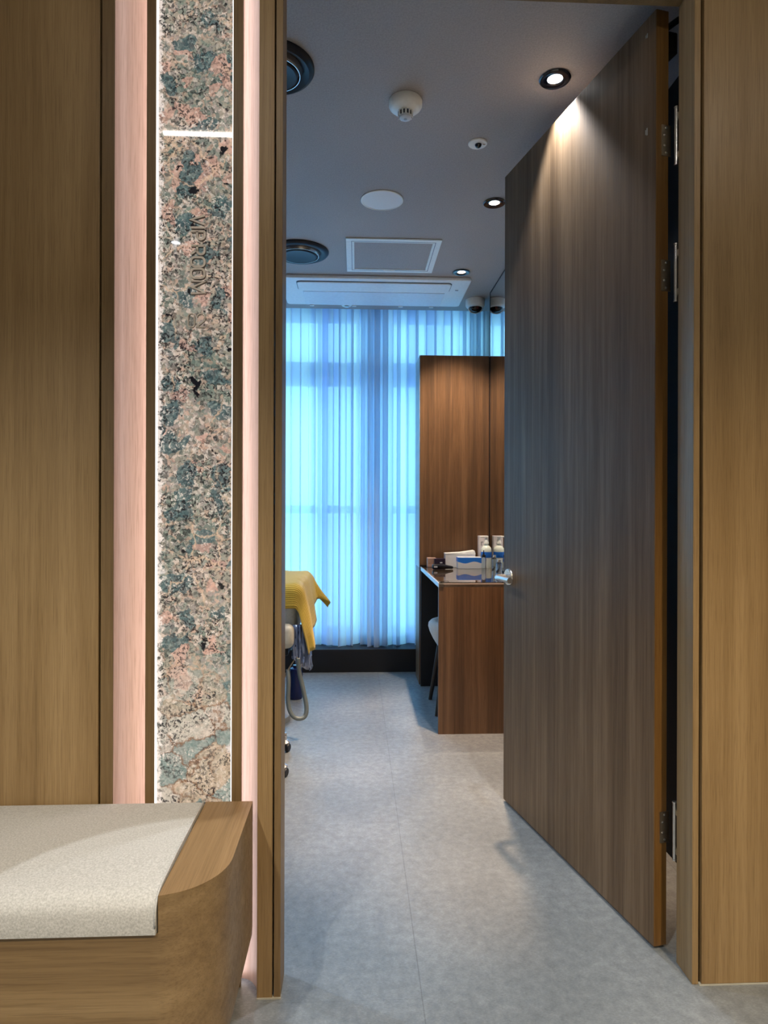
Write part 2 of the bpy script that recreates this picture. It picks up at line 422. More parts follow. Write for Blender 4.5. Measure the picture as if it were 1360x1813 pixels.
# ================================================================== SETTING
FW = 1.60       # corridor face of the partition
FB = 1.685      # room face of the partition
RX = 1.09       # right room wall
LX = -2.6
struct(box('floor', (-3.2, -2.6, -.1), (3.2, 5.4, 0), floor_m), 'grey mottled vinyl tile floor', 'floor')
bm = bmesh.new()
add_box(bm, (-3.2, FB, CZ), (3.2, 4.80, CZ+.12))
add_box(bm, (-3.2, 4.70, CZ+.12), (3.2, 5.3, CZ+.24)); 
struct(obj('ceiling', bm, ceil_m), 'dark grey textured ceiling of the treatment room', 'ceiling')
struct(box('ceiling_corridor', (-3.2, -2.6, CZ), (3.2, FB, CZ+.12), plain('corridor_ceiling_paint', (.5, .48, .45), .8)), 'pale corridor ceiling', 'ceiling')
struct(box('wall_right', (RX, FB, 0), (RX+.1, 5.3, CZ+.12), plain('shaded_right_wall', (.008, .008, .009), .8, spec=.1)), 'wall behind the open door, coloured dark as its shade', 'wall')  # unlit shade behind the door put into the wall colour
struct(box('wall_left', (LX-.1, FB, 0), (LX, 5.3, CZ+.12), room_wall_m), 'grey wall on the far left of the treatment room', 'wall')
bm = bmesh.new(); add_box(bm, (-3.2, -2.6, 0), (-3.1, FW, CZ)); add_box(bm, (3.1, -2.6, 0), (3.2, FW, CZ)); add_box(bm, (-3.1, -2.6, 0), (3.1, -2.5, CZ))
struct(obj('wall_corridor', bm, hall_m), 'plain corridor walls', 'wall')
# window wall
bm = bmesh.new()
add_box(bm, (LX, 5.06, 0), (RX, 5.2, .20)); add_box(bm, (LX, 5.06, 2.72), (RX, 5.2, CZ+.12)); add_box(bm, (LX, 5.06, .20), (-2.45, 5.2, 2.72)); add_box(bm, (1.05, 5.06, .20), (RX, 5.2, 2.72))
struct(obj('wall_back', bm, room_wall_m), 'window wall behind the sheer curtain', 'wall')
win = struct(thing('window_1', 'wide daylight window behind the sheer curtain', 'window', (-.7, 5.12, .2)))
fr = plain('window_frame_grey', (.16, .24, .36), .5)
bm = bmesh.new()
for z0, z1 in ((.20, .27), (1.16, 1.22), (2.16, 2.34), (2.66, 2.72)): add_box(bm, (-2.45, 5.09, z0), (1.05, 5.15, z1))
for x0 in (-2.45, -1.35, -.30, .99): add_box(bm, (x0, 5.085, .2), (x0+.07, 5.155, 2.72))
obj('window_frame', bm, fr, win)
box('pane', (-2.44, 5.117, .21), (1.04, 5.123, 2.71), pane_m, win)
struct(box('trim_1', (LX, 4.755, 0), (RX, 5.06, .168), black_plinth_shade, bevel=.003), 'black window plinth under the curtain', 'sill')

# partition: core, cladding, coves, jambs, header
bm = bmesh.new()
add_box(bm, (-3.1, FW+.02, 0), (-.60, FB, CZ)); add_box(bm, (-.60, 1.676, 0), (-.20, FB, CZ))
add_box(bm, (.875, FW+.02, 0), (3.1, FB, CZ)); add_box(bm, (-.198, FW+.02, 2.56), (.87, FB, CZ))
struct(obj('wall_front', bm, dark_line), 'partition wall between corridor and treatment room', 'wall')
struct(box('trim_2', (-3.1, FW, 0), (-.6215, FW+.02, CZ), oak, bevel=.0015), 'wide oak veneer wall panel at far left', 'panel')
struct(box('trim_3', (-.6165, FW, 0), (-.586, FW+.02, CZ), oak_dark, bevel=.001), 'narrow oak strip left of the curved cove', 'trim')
def cove(name, pts, label):
    # pts: visible profile (x, y); closed off along the back
    back = [(pts[-1][0], 1.678), (pts[0][0], 1.678)]
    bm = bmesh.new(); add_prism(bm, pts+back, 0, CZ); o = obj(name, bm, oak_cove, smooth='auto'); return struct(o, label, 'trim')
def arc(cx, cy, rx, ry, a0, a1, n=16):
    return [(cx+rx*math.cos(math.radians(a0+(a1-a0)*i/n)), cy+ry*math.sin(math.radians(a0+(a1-a0)*i/n))) for i in range(n+1)]
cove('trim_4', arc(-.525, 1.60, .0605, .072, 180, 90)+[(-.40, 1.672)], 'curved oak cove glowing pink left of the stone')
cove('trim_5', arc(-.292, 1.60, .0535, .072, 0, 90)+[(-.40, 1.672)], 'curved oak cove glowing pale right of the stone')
struct(box('trim_6', (-.2385, FW-.001, 0), (-.2015, FB, CZ), oak, bevel=.001), 'oak post between cove and door opening', 'trim')
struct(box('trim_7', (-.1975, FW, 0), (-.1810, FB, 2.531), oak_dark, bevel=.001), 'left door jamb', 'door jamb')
struct(box('trim_8', (.8515, FW+.004, 0), (.8675, FB, 2.531), oak, bevel=.001), 'right door jamb', 'door jamb')
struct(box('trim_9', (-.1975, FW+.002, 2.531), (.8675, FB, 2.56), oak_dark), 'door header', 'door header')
struct(box('trim_10', (.874, FW, .003), (3.1, FW+.02, CZ), oak, bevel=.0015), 'wide oak veneer wall panel right of the doorway', 'panel')
bm = bmesh.new(); add_box(bm, (.868, FW-.002, 0), (3.1, FW+.01, .0025)); add_box(bm, (-.2385, FW-.004, 0), (-.18, FW+.01, .003))
struct(obj('baseboard_front', bm, caulk), 'thin white caulk line along the oak panel foot', 'caulk')

# backlit stone light box
sb = thing('stone_light_panel', 'tall backlit multicoloured stone slab glowing between two curved oak coves', 'light panel', (-.404, 1.655, 0))
def sx(a): return a*1.026
box('light_box', (sx(-.470), 1.659, .002), (sx(-.318), 1.6715, CZ-.002), white_pl, sb)
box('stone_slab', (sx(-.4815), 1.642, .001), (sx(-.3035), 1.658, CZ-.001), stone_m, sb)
box('led_leak_edge', (sx(-.4865), 1.641, .001), (sx(-.4816), 1.657, CZ-.001), edge_m, sb)  # glowing strips stand for LED light leaking past the slab edges
box('led_leak_edge', (sx(-.3034), 1.641, .001), (sx(-.3012), 1.657, CZ-.001), edge_m, sb)
box('side_trim', (sx(-.509), 1.639, 0), (sx(-.4868), 1.651, CZ), oak_dark, sb, bevel=.001)
box('side_trim', (sx(-.3010), 1.639, 0), (sx(-.2775), 1.651, CZ), oak_dark, sb, bevel=.001)
box('led_strip', (sx(-.5065), 1.6515, .01), (sx(-.5030), 1.664, CZ-.01), led_m, sb)
box('led_strip', (sx(-.2835), 1.6515, .01), (sx(-.2800), 1.664, CZ-.01), led_right, sb)

# room sign
sign = thing('room_sign', 'thin champagne metal letters reading VIP ROOM 02 on the stone slab', 'sign', (-.397, 1.64, 1.78))
champ = plain('champagne_metal', (.92, .84, .76), .4, .0)
champ_shade = plain('champagne_side_shade', (.14, .11, .085), .5)  # shadow around the letters put into darker side faces
def ribbon(bm, pts, wd, M, d0, d1, closed=False):
    n = len(pts); P = [Vector(p) for p in pts]; L = []; R = []
    for i in range(n):
        a = P[i]-P[i-1] if (closed or i > 0) else None
        b = P[(i+1)%n]-P[i] if (closed or i < n-1) else None
        if a is None: a = b
        if b is None: b = a
        a = a.normalized(); b = b.normalized(); na = Vector((-a.y, a.x)); nb = Vector((-b.y, b.x))
        m = (na+nb); m = m.normalized() if m.length > 1e-4 else na
        k = min(1/max(m.dot(na), .3), 2.2)
        L.append(P[i]+m*wd/2*k); R.append(P[i]-m*wd/2*k)
    def V(p, d): return bm.verts.new(M @ Vector((p.x, p.y, d)))
    q = [(V(L[i], d0), V(R[i], d0), V(R[i], d1), V(L[i], d1)) for i in range(n)]
    for i in range(n if closed else n-1):
        a, b = q[i], q[(i+1)%n]
        for k in range(4): bm.faces.new((a[k], a[(k+1)%4], b[(k+1)%4], b[k])).material_index = k % 2
    if not closed: bm.faces.new(q[0]); bm.faces.new(q[-1][::-1])
def rr(x0, x1, y0, y1, r, n=5):
    out = []
    for cx, cy, a in ((x1-r, y1-r, 0), (x0+r, y1-r, 90), (x0+r, y0+r, 180), (x1-r, y0+r, 270)):
        for i in range(n+1):
            t = math.radians(a+90*i/n); out.append((cx+r*math.cos(t), cy+r*math.sin(t)))
    return out
H = .0333; PXM = 1.642/1150
def bowl(x0, x1, y0, y1):
    r = (y1-y0)/2; pts = [(x0, y1), (x1-r, y1)]
    for i in range(1, 9):
        t = math.radians(90-180*i/9); pts.append((x1-r+r*math.cos(t), (y0+y1)/2+r*math.sin(t)))
    return pts+[(x1-r, y0), (x0, y0)]
def letters(ch, w_):
    if ch == 'V': return [([(0, H), (w_/2, 0), (w_, H)], False)]
    if ch == 'I': return [([(w_/2, 0), (w_/2, H)], False)]
    if ch == 'P': return [([(0, 0), (0, H)], False), (bowl(0, w_, H*.45, H), False)]
    if ch == 'R': return [([(0, 0), (0, H)], False), (bowl(0, w_, H*.45, H), False), ([(w_*.45, H*.45), (w_, 0)], False)]
    if ch == 'O': return [(rr(0, w_, 0, H, w_*.42), True)]
    if ch == 'M': return [([(0, 0), (w_*.06, H), (w_/2, H*.1), (w_*.94, H), (w_, 0)], False)]
    if ch == '0': return [(rr(0, w_, 0, H, w_*.48), True)]
    if ch == '2': return [([(0, H*.72), (w_*.12, H*.92), (w_*.35, H), (w_*.65, H), (w_*.9, H*.88), (w_*.97, H*.68), (w_*.85, H*.48), (0, 0), (w_, 0)], False)]
# text runs downwards, letter tops point to the right
for ch, y0, y1 in (('V', 392, 408), ('I', 411, 416), ('P', 420, 434), ('R', 445, 460), ('O', 465, 481), ('O', 485, 501), ('M', 506, 528)):
    z = 1.2+(900-y0)*PXM*1.003; wd = (y1-y0)*PXM
    M = Matrix.Translation((sx(-.4005), 1.642, z)) @ Matrix(((0, 1, 0, 0), (0, 0, -1, 0), (-1, 0, 0, 0), (0, 0, 0, 1)))
    bm = bmesh.new()
    for pts, cl in letters(ch, wd): ribbon(bm, pts, .0053, M, 0, .009, cl)
    obj('letter', bm, [champ, champ_shade], sign)
for ch, x0, x1 in (('0', sx(-.4075), sx(-.3925)), ('2', sx(-.3870), sx(-.3660))):
    M = Matrix.Translation((x0, 1.642, 1.650)) @ Matrix(((1, 0, 0, 0), (0, 0, -1, 0), (0, 1, 0, 0), (0, 0, 0, 1)))
    bm = bmesh.new()
    for pts, cl in letters(ch, x1-x0): ribbon(bm, pts, .0030, M, 0, .006, cl)
    obj('digit', bm, [champ, champ_shade], sign)

# ================================================================== DOOR
HX, HY = .812, 1.732
u = Vector((-.219, .976, 0)).normalized(); n = Vector((u.y, -u.x, 0))
R = Matrix(((u.x, n.x, 0, HX), (u.y, n.y, 0, HY), (0, 0, 1, 0), (0, 0, 0, 1)))   # local x along the leaf, local y to its back
door = struct(thing('door_1', 'tall open oak door leaf swung into the room with steel lever', 'door', (HX, HY, 0)))
DL = .932
bm = bmesh.new(); add_box(bm, (.0, 0, .010), (DL, .040, 2.560), R)
leaf = obj('door_leaf', bm, oak_door, door, bevel=.0015)
bm = bmesh.new(); add_box(bm, (-.0012, .001, .011), (-.0001, .039, 2.559), R); obj('edge_band', bm, oak_edge, door)
def lever(side):
    # side -1 front face, +1 back face
    y0 = 0 if side < 0 else .04
    lv = bmesh.new()
    Mr = R @ Matrix.Translation((DL-.052, y0, .925)) @ Matrix.Rotation(side*-PI/2, 4, 'X')
    rose = bmesh.new(); add_lathe(rose, [(0, 0), (.034, 0), (.034, .006), (.031, .010), (.0, .010)], 32, (0, 0, 0), Mr)
    ro = obj('rosette', rose, steel, door, smooth='auto')
    P = [(0, 0), (0, .03), (0, .048), (-.006, .057), (-.018, .060), (-.05, .060), (-.125, .060)]
    pts = [R @ Vector((DL-.052+a, y0+side*b, .925)) for a, b in P]
    add_tube(lv, pts, .0115, 18); obj('lever_handle', lv, steel, door, smooth='auto')
lever(-1); lever(1)
for zz, hh in ((2.246, .010), (2.512, .006)):
    bm = bmesh.new(); add_box(bm, (.034, -.0006, zz-hh), (.038, -.0001, zz+hh), R); add_box(bm, (.040, -.0006, zz-hh*.6), (.043, -.0001, zz+hh*.7), R); obj('pale_scuff_mark', bm, caulk, door)
def hinge(zc):
    hp = R @ Vector((-.028, .044, 0))
    pin = bmesh.new(); add_tube(pin, [(hp.x, hp.y, zc-.075), (hp.x, hp.y, zc+.075)], .0055, 14)
    add_tube(pin, [(hp.x, hp.y, zc-.079), (hp.x, hp.y, zc-.0755)], .0068, 14); add_tube(pin, [(hp.x, hp.y, zc+.0755), (hp.x, hp.y, zc+.079)], .0068, 14)
    h = obj('hinge', pin, steel, door, smooth='auto')
    lf = bmesh.new(); add_box(lf, (-.0032, .017, zc-.042), (-.0012, .046, zc+.042), R); obj('leaf_plate', lf, steel_dull, h)
    for dz, dy in ((-.034, .031), (-.014, .025), (.014, .025), (.034, .031)):
        sc = bmesh.new(); Ms = R @ Matrix.Translation((-.0032, dy, zc+dz)) @ Matrix.Rotation(-PI/2, 4, 'Y')
        add_lathe(sc, [(0, 0), (.0032, 0), (.0032, .0006), (.0018, .0012), (0, .0004)], 14, (0, 0, 0), Ms); obj('screw', sc, steel, h, smooth='auto')
    jp = bmesh.new(); add_box(jp, (hp.x, FB+.001, zc-.06), (.868, hp.y, zc-.045)); add_box(jp, (hp.x, FB+.001, zc+.045), (.868, hp.y, zc+.06)); obj('jamb_plate', jp, steel_dull, h)
for zc in (.333, 1.837, 2.205): hinge(zc)
# closer on the back of the leaf
bm = bmesh.new(); add_box(bm, (.03, .041, 2.475), (.26, .095, 2.535), R); cl = obj('closer_body', bm, plain('closer_dark', (.03, .03, .032), .4, .4), door, bevel=.004)
bm = bmesh.new(); add_tube(bm, [R @ Vector((.06, .075, 2.535)), R @ Vector((.06, .075, 2.56)), (.93, 1.80, 2.60), (.93, 1.715, 2.615)], .009, 10); obj('closer_arm', bm, black_sat, cl)

# ================================================================== CEILING FITTINGS
def downlight(x, y, watts, deg, blend, col, label, group, lens):
    d = thing('ceiling_downlight', label, 'downlight', (x, y, CZ), group)
    lathe('trim_ring', [(.025, -.0005), (.052, -.0005), (.0535, -.004), (.050, -.007), (.037, -.0075), (.026, -.0035), (.025, -.0005)], (x, y, CZ), black_gloss, d)
    lathe('lens', [(0, -.003), (.0245, -.002), (.0245, -.0005), (0, -.0005)], (x, y, CZ), lens, d)
    l = lamp_spot('lamp', (x, y, CZ-.012), watts, deg, blend, col, .006 if deg < 30 else .03)
    return d
seen = ['nearest ceiling downlight, above the open door', 'middle black-rimmed downlight with warm glow near the door top', 'farthest small downlight beside the air conditioner']
for i, (x, y, wt, dg, bl, col) in enumerate(ROOM_DL):
    if i < 3: downlight(x, y, wt, dg, bl, col, seen[i], 'room downlights', [lens_cool, lens_warm, lens_warm][i])
    else: downlight(x, y, wt, dg, bl, col, 'unseen left room downlight that fills the floor and ceiling', 'hidden room downlights', lens_cool)
for i, (x, y, wt, dg, bl, col) in enumerate(HALL_DL):
    downlight(x, y, wt, dg, bl, col, ['corridor downlight above the bench', 'corridor downlight reflected as a small oval in the stone', 'corridor downlight at the right', 'corridor downlight behind the viewer'][i], 'corridor downlights', lens_cool)
ll = tag(box('linear_ceiling_light', (-.755, .702, CZ-.010), (1.6, .715, CZ-.0005), line_m), 'long thin corridor ceiling light reflected as a line in the stone', 'light')

def vent(x, y, r, label):
    v = thing('round_ceiling_vent', label, 'vent', (x, y, CZ), 'round black ceiling vents')
    lathe('outer_ring', [(r*.70, -.001), (r, -.001), (r, -.006), (r*.96, -.014), (r*.88, -.020), (r*.78, -.016), (r*.70, -.004), (r*.70, -.001)], (x, y, CZ), black_sat, v, 56)
    lathe('silver_ring', [(r*.685, -.001), (r*.70, -.001), (r*.71, -.012), (r*.66, -.030), (r*.645, -.030), (r*.685, -.008)], (x, y, CZ), steel, v, 56)
    lathe('centre_disc', [(0, -.026), (r*.30, -.028), (r*.56, -.034), (r*.60, -.030), (r*.58, -.018), (0, -.014)], (x, y, CZ), black_sat, v, 56)
    lathe('stem', [(0, -.0005), (.018, -.0005), (.018, -.016), (0, -.016)], (x, y, CZ), black_sat, v, 20)
vent(-.280, 2.175, .138, 'nearer round black ceiling vent, half hidden by the door post')
vent(-.327, 3.735, .168, 'farther round black ceiling vent, above the air conditioner')

x, y = .175, 2.336
sd = thing('smoke_detector', 'white domed fire detector on the ceiling', 'fire detector', (x, y, CZ))
lathe('base', [(0, -.0005), (.058, -.0005), (.060, -.004), (.060, -.020), (.057, -.026), (.048, -.034), (.028, -.040), (0, -.041)], (x, y, CZ), white_pl, sd, 48)
lathe('sensor_head', [(0, -.0415), (.024, -.0415), (.0245, -.047), (.0235, -.058), (.021, -.064), (.012, -.067), (0, -.0675)], (x, y, CZ), plain('detector_head', (.62, .68, .76), .3), sd, 32)
for k in range(12):
    t = 2*PI*(k+.5)/12; bm = bmesh.new()
    Mx = Matrix.Translation((x, y, CZ)) @ Matrix.Rotation(t, 4, 'Z')
    add_box(bm, (.0225, -.0022, -.057), (.0255, .0022, -.044), Mx); obj('slot', bm, black_sat, sd)
    bm = bmesh.new(); Mx = Matrix.Translation((x, y, CZ)) @ Matrix.Rotation(t+PI/12, 4, 'Z')
    bm2 = [(.024, -.0015, -.060), (.0275, .0015, -.036)]; add_box(bm, bm2[0], bm2[1], Mx); obj('rib', bm, white_pl, sd)
lathe('status_light', [(0, -.0685), (.006, -.0680), (.006, -.0670), (0, -.0670)], (x, y, CZ), plain('detector_led', (.35, .38, .42), .3), sd, 16)

x, y = .486, 2.594
mc = thing('mini_ceiling_sensor', 'small flat white disc with black centre eye on the ceiling', 'sensor', (x, y, CZ))
lathe('disc', [(0, -.0005), (.038, -.0005), (.0385, -.003), (.036, -.006), (0, -.007)], (x, y, CZ), white_pl, mc, 40)
lathe('eye', [(.0135, -.0065), (.0135, -.010), (.010, -.017), (.005, -.020), (0, -.0205)], (x+.002, y-.002, CZ), black_gloss, mc, 24)
box('label_dot', (x+.020, y-.006, CZ-.0072), (x+.030, y-.001, CZ-.0055), steel_dull, mc)

x, y = .121, 3.094
sp_ = thing('ceiling_speaker', 'round flush white speaker grille on the ceiling', 'speaker', (x, y, CZ))
lathe('rim', [(.094, -.0005), (.101, -.0005), (.1015, -.004), (.098, -.006), (.094, -.005)], (x, y, CZ), white_pl, sp_, 56)
lathe('grille', [(0, -.0075), (.05, -.0068), (.0938, -.004), (.0938, -.0005), (0, -.0005)], (x, y, CZ), fabric('perforated_grille', (.78, .82, .88), (.90, .93, .96), 900, .5, .3), sp_, 56)

x, y = -.07, 4.70
so = thing('ceiling_sprinkler', 'tiny white sprinkler ring between air conditioner and curtain', 'sprinkler', (x, y, CZ))
lathe('ring', [(.018, -.0005), (.038, -.0005), (.038, -.004), (.034, -.008), (.018, -.010), (.018, -.0005)], (x, y, CZ), white_metal, so, 32)
lathe('head', [(0, -.0005), (.010, -.0005), (.012, -.014), (.018, -.016), (0, -.018)], (x, y, CZ), steel, so, 20)

# access hatch
ha = thing('ceiling_access_hatch', 'square white-framed access hatch in the dark ceiling', 'access hatch', (.205, 3.775, CZ))
x0, x1, y0, y1 = -.058, .468, 3.528, 4.021; fw = .046
bm = bmesh.new()
for a, b in (((x0, y0), (x1, y0+fw)), ((x0, y1-fw), (x1, y1)), ((x0, y0+fw), (x0+fw, y1-fw)), ((x1-fw, y0+fw), (x1, y1-fw))): add_box(bm, (a[0], a[1], CZ-.008), (b[0], b[1], CZ-.0005))
obj('hatch_frame', bm, white_metal, ha, bevel=.0015)
bm = bmesh.new(); f2 = fw-.016
for a, b in (((x0+f2, y0+f2), (x1-f2, y0+f2+.003)), ((x0+f2, y1-f2-.003), (x1-f2, y1-f2)), ((x0+f2, y0+f2), (x0+f2+.003, y1-f2)), ((x1-f2-.003, y0+f2), (x1-f2, y1-f2))): add_box(bm, (a[0], a[1], CZ-.0088), (b[0], b[1], CZ-.0079))
obj('joint_line', bm, plain('hatch_joint', (.15, .2, .3), .6), ha)
box('hatch_panel', (x0+fw, y0+fw, CZ-.004), (x1-fw, y1-fw, CZ-.0006), ceil_m, ha)
box('latch', (.165, y1-.034, CZ-.0105), (.235, y1-.014, CZ-.008), white_pl, ha, bevel=.001)

# cassette air conditioner
ac = thing('air_conditioner', 'long white one-way cassette air conditioner in the ceiling', 'air conditioner', (.12, 4.37, CZ))
A0, A1, B0, B1 = -.488, .735, 4.10, 4.64
bm = bmesh.new(); add_prism(bm, rr(A0, A1, B0, B1, .025), CZ-.022, CZ-.0005); obj('panel', bm, white_panel, ac, bevel=.006, smooth='auto')
bm = bmesh.new(); add_prism(bm, rr(-.385, .618, 4.150, 4.330, .03), CZ-.0235, CZ-.0215); obj('louver_gap', bm, plain('louver_gap_dark', (.04, .06, .10), .6), ac)
bm = bmesh.new(); add_prism(bm, rr(-.381, .614, 4.156, 4.325, .027), CZ-.031, CZ-.0222); obj('louver', bm, white_panel, ac, bevel=.004, smooth='auto')
bm = bmesh.new()
add_box(bm, (-.355, 4.336, CZ-.030), (.592, 4.615, CZ-.0215)); obj('intake_grille', bm, plain('intake_white', (.78, .86, .96), .4), ac, bevel=.004)
for xx in (-.33, -.03, .30, .52): box('clip', (xx, 4.612, CZ-.036), (xx+.03, 4.632, CZ-.0222), white_pl, ac, bevel=.002)
box('indicator', (.655, 4.28, CZ-.0235), (.675, 4.292, CZ-.0218), plain('indicator_grey', (.2, .22, .26), .4), ac)

# dome security camera
x, y = .836, 4.54
dc = thing('dome_security_camera', 'white dome security camera with dark bubble beside the mirror corner', 'security camera', (x, y, CZ))
lathe('housing', [(0, -.0005), (.066, -.0005), (.067, -.008), (.067, -.042), (.062, -.052), (.050, -.058), (0, -.058)], (x, y, CZ), white_pl, dc, 44)
lathe('bubble', [(.047, -.0582)]+[(.047*math.cos(t), -.0582-.036*math.sin(t)) for t in [i*PI/2/10 for i in range(1, 10)]]+[(0, -.0942)], (x, y, CZ), black_gloss, dc, 36)
bm = bmesh.new()
pts = [Vector((x+.0485*math.cos(t), y-.004, CZ-.058-.040*math.sin(t))) for t in [i*PI/20 for i in range(21)]]
add_tube(bm, pts, .0035, 8); obj('dome_frame', bm, white_pl, dc, smooth=True)
lathe('camera_lens', [(0, 0), (.010, 0), (.010, .004), (0, .006)], (x+.008, y-.044, CZ-.068), plain('lens_red_brown', (.10, .02, .02), .2), dc, 16, Matrix.Rotation(PI/2, 4, 'X'))

# ================================================================== CURTAIN
def curtain():
    bm = bmesh.new(); uvl = bm.loops.layers.uv.new()
    xs = []; x = -2.42; ph = 0; rnd = random.Random(11)
    pts = []
    N = 900
    # fold spacing varies smoothly, several tight folds near the middle of the visible part
    s_ = 0
    for i in range(N+1):
        X = -2.42 + (1.0+2.42)*i/N
        tight = 1.0 + 2.2*math.exp(-((X-.14)/.10)**2) + 1.4*math.exp(-((X-.90)/.08)**2) + .5*math.sin(3.1*X+1)
        s_ += (3.42/N)*tight*2*PI/(.150+.05*math.sin(X*5.3))
        amp = .034*(1+.45*math.sin(2.3*X+.4)+.25*math.sin(7.1*X))
        Yv = 4.895 + .030*math.sin(X*15.5+1.1*math.sin(X*4)+.9) + amp*.75*math.sin(s_) + .008*math.sin(2.2*s_+X*9) + .006*math.sin(X*40)
        Xv = X + .55*amp*math.sin(2*s_+.6)
        pts.append((Xv, Yv))
    zs = [.172, .18, .20, .225, .26, .5, 1.0, 1.5, 2.0, 2.4, 2.75]
    rows = []
    for z in zs:
        k = 1.0 if z > .5 else 1.0+.18*(1-(z-.17)/.33)
        rows.append([bm.verts.new((p[0], 4.895+(p[1]-4.895)*k, z + (.006*math.sin(i*.11) if z < .19 else 0))) for i, p in enumerate(pts)])
    for a, b in zip(rows, rows[1:]):
        for i in range(N): bm.faces.new((a[i], a[i+1], b[i+1], b[i]))
    root = thing('sheer_curtain', 'floor-length pale blue sheer curtain glowing in front of the window', 'curtain', (-.7, 4.895, .17))
    obj('curtain_fabric', bm, curtain_m, root, smooth=True)
    # doubled hem
    bm = bmesh.new(); rows = []
    for z in (.171, .20, .235):
        rows.append([bm.verts.new((p[0], 4.895+(p[1]-4.895)*1.15-.003, z + (.006*math.sin(i*.11) if z < .19 else 0))) for i, p in enumerate(pts)])
    for a, b in zip(rows, rows[1:]):
        for i in range(N): bm.faces.new((a[i], a[i+1], b[i+1], b[i]))
    obj('hem', bm, curtain_m, root, smooth=True)
    bm = bmesh.new(); add_box(bm, (-2.45, 4.87, 2.75), (1.02, 4.92, 2.775)); obj('curtain_rail', bm, white_metal, root)
curtain()

# ================================================================== VANITY, CABINET, MIRROR
MX = .910
struct(box('wall_mirror_backing', (MX+.008, 2.86, 0), (RX, 4.385, CZ), plain('mirror_backing_dark', (.03, .028, .03), .6)), 'dark backing wall carrying the mirror', 'wall')
mir = thing('wall_mirror', 'tall frameless mirror on the right wall behind the vanity', 'mirror', (MX, 3.6, .82))
box('mirror_glass', (MX, 2.87, .815), (MX+.0075, 4.383, CZ-.004), mirror_m, mir)
box('mirror_edge', (MX-.002, 4.383, .815), (MX+.008, 4.389, CZ-.004), black_sat, mir)
box('mirror_edge', (MX-.0015, 2.87, CZ-.008), (MX+.004, 4.383, CZ-.001), black_sat, mir)

cab = thing('tall_cabinet', 'tall dark walnut cabinet panel standing between vanity and window', 'cabinet', (.67, 4.53, 0))
box('front_panel', (.436, 4.392, .815), (MX-.003, 4.412, 2.240), walnut, cab, bevel=.001)
box('carcass', (.4345, 4.412, 0), (RX-.01, 4.66, 2.238), walnut, cab, bevel=.001)
box('side_panel', (.430, 4.390, .80), (.4343, 4.661, 2.2405), plain('cabinet_side_bluish_light', (.30, .34, .40), .35), cab)  # bluish light on the cabinet side put into its colour

van = thing('vanity_desk', 'walnut vanity desk with glass-covered top against the mirror', 'desk', (.67, 3.91, 0))
VX0, VX1, VY0, VY1, VZ = .440, .906, 3.434, 4.388, .808
box('side_panel', (VX0+.001, VY0, 0), (VX1, VY0+.020, VZ-.025), walnut, van, bevel=.001)
box('far_panel', (VX0+.001, VY1-.020, 0), (VX1, VY1, VZ-.025), black_plinth_shade, van)  # kneehole shade put into the panel colour, back panel too
box('back_panel', (VX1-.02, VY0+.021, 0), (VX1, VY1-.021, VZ-.025), black_plinth_shade, van)
box('desk_top', (VX0+.003, VY0-.0, VZ-.025), (VX1, VY1, VZ-.005), walnut_top, van, bevel=.001)
pale_edge = plain('pale_edge_band', (.55, .60, .66), .25)
box('edge_band', (VX0, VY0, VZ-.027), (VX0+.0029, VY1, VZ-.003), pale_edge, van)
box('edge_band', (VX0+.003, VY0-.0025, VZ-.012), (VX1, VY0-.0001, VZ-.004), plain('pale_edge_band_near', (.42, .33, .28), .3), van)
gl = plain('desk_glass_sheet', (.30, .25, .22), .04, 0, .5, coat=1.0)
s_g = NT('glass_sheet'); s_g.p.inputs['Transmission Weight'].default_value = 1; s_g.p.inputs['Roughness'].default_value = .01; s_g.p.inputs['IOR'].default_value = 1.5
s_g.p.inputs['Base Color'].default_value = (.9, .95, .95, 1)
box('glass_top', (VX0+.004, VY0+.001, VZ-.0048), (VX1, VY1, VZ), s_g.m, van)
for (cx_, cy_) in ((VX0+.045, VY0+.02),):
    box('glass_clamp', (VX0+.006, VY0+.004, VZ+.0003), (VX0+.055, VY0+.022, VZ+.005), glass_m, van, bevel=.001)
    box('glass_clamp', (VX0+.006, VY0-.0045, VZ-.022), (VX0+.028, VY0-.0027, VZ+.004), glass_m, van)

# stool
st = thing('vanity_stool', 'pale rounded bucket stool with dark legs tucked under the vanity', 'stool', (.645, 3.90, 0))
def soft_loop(rx, ry, z, n=40, cx=.645, cy=3.90): return [(cx+rx*math.cos(2*PI*i/n), cy+ry*math.sin(2*PI*i/n), z) for i in range(n)]
bm = bmesh.new()
prof = [(.0, .345), (.10, .345), (.125, .352), (.150, .375), (.178, .420), (.198, .462), (.206, .490), (.203, .510), (.190, .523), (.165, .525), (.13, .500), (0, .490)]
add_lathe(bm, prof, 44, (.645, 3.90, 0)); obj('seat', bm, seat_fab, st, smooth=True)
for k, (dx, dy) in enumerate(((-1, -1), (1, -1), (1, 1), (-1, 1))):
    bm = bmesh.new(); top = Vector((.645+dx*.115, 3.90+dy*.105, .39)); bot = Vector((.645+dx*.175, 3.90+dy*.165, 0))
    add_tube(bm, [top, (top+bot)/2, bot], [.019, .016, .011], 14); obj('leg', bm, plain('dark_wood_leg', (.02, .013, .010), .45) if k == 0 else bpy.data.materials['dark_wood_leg'], st, smooth='auto')

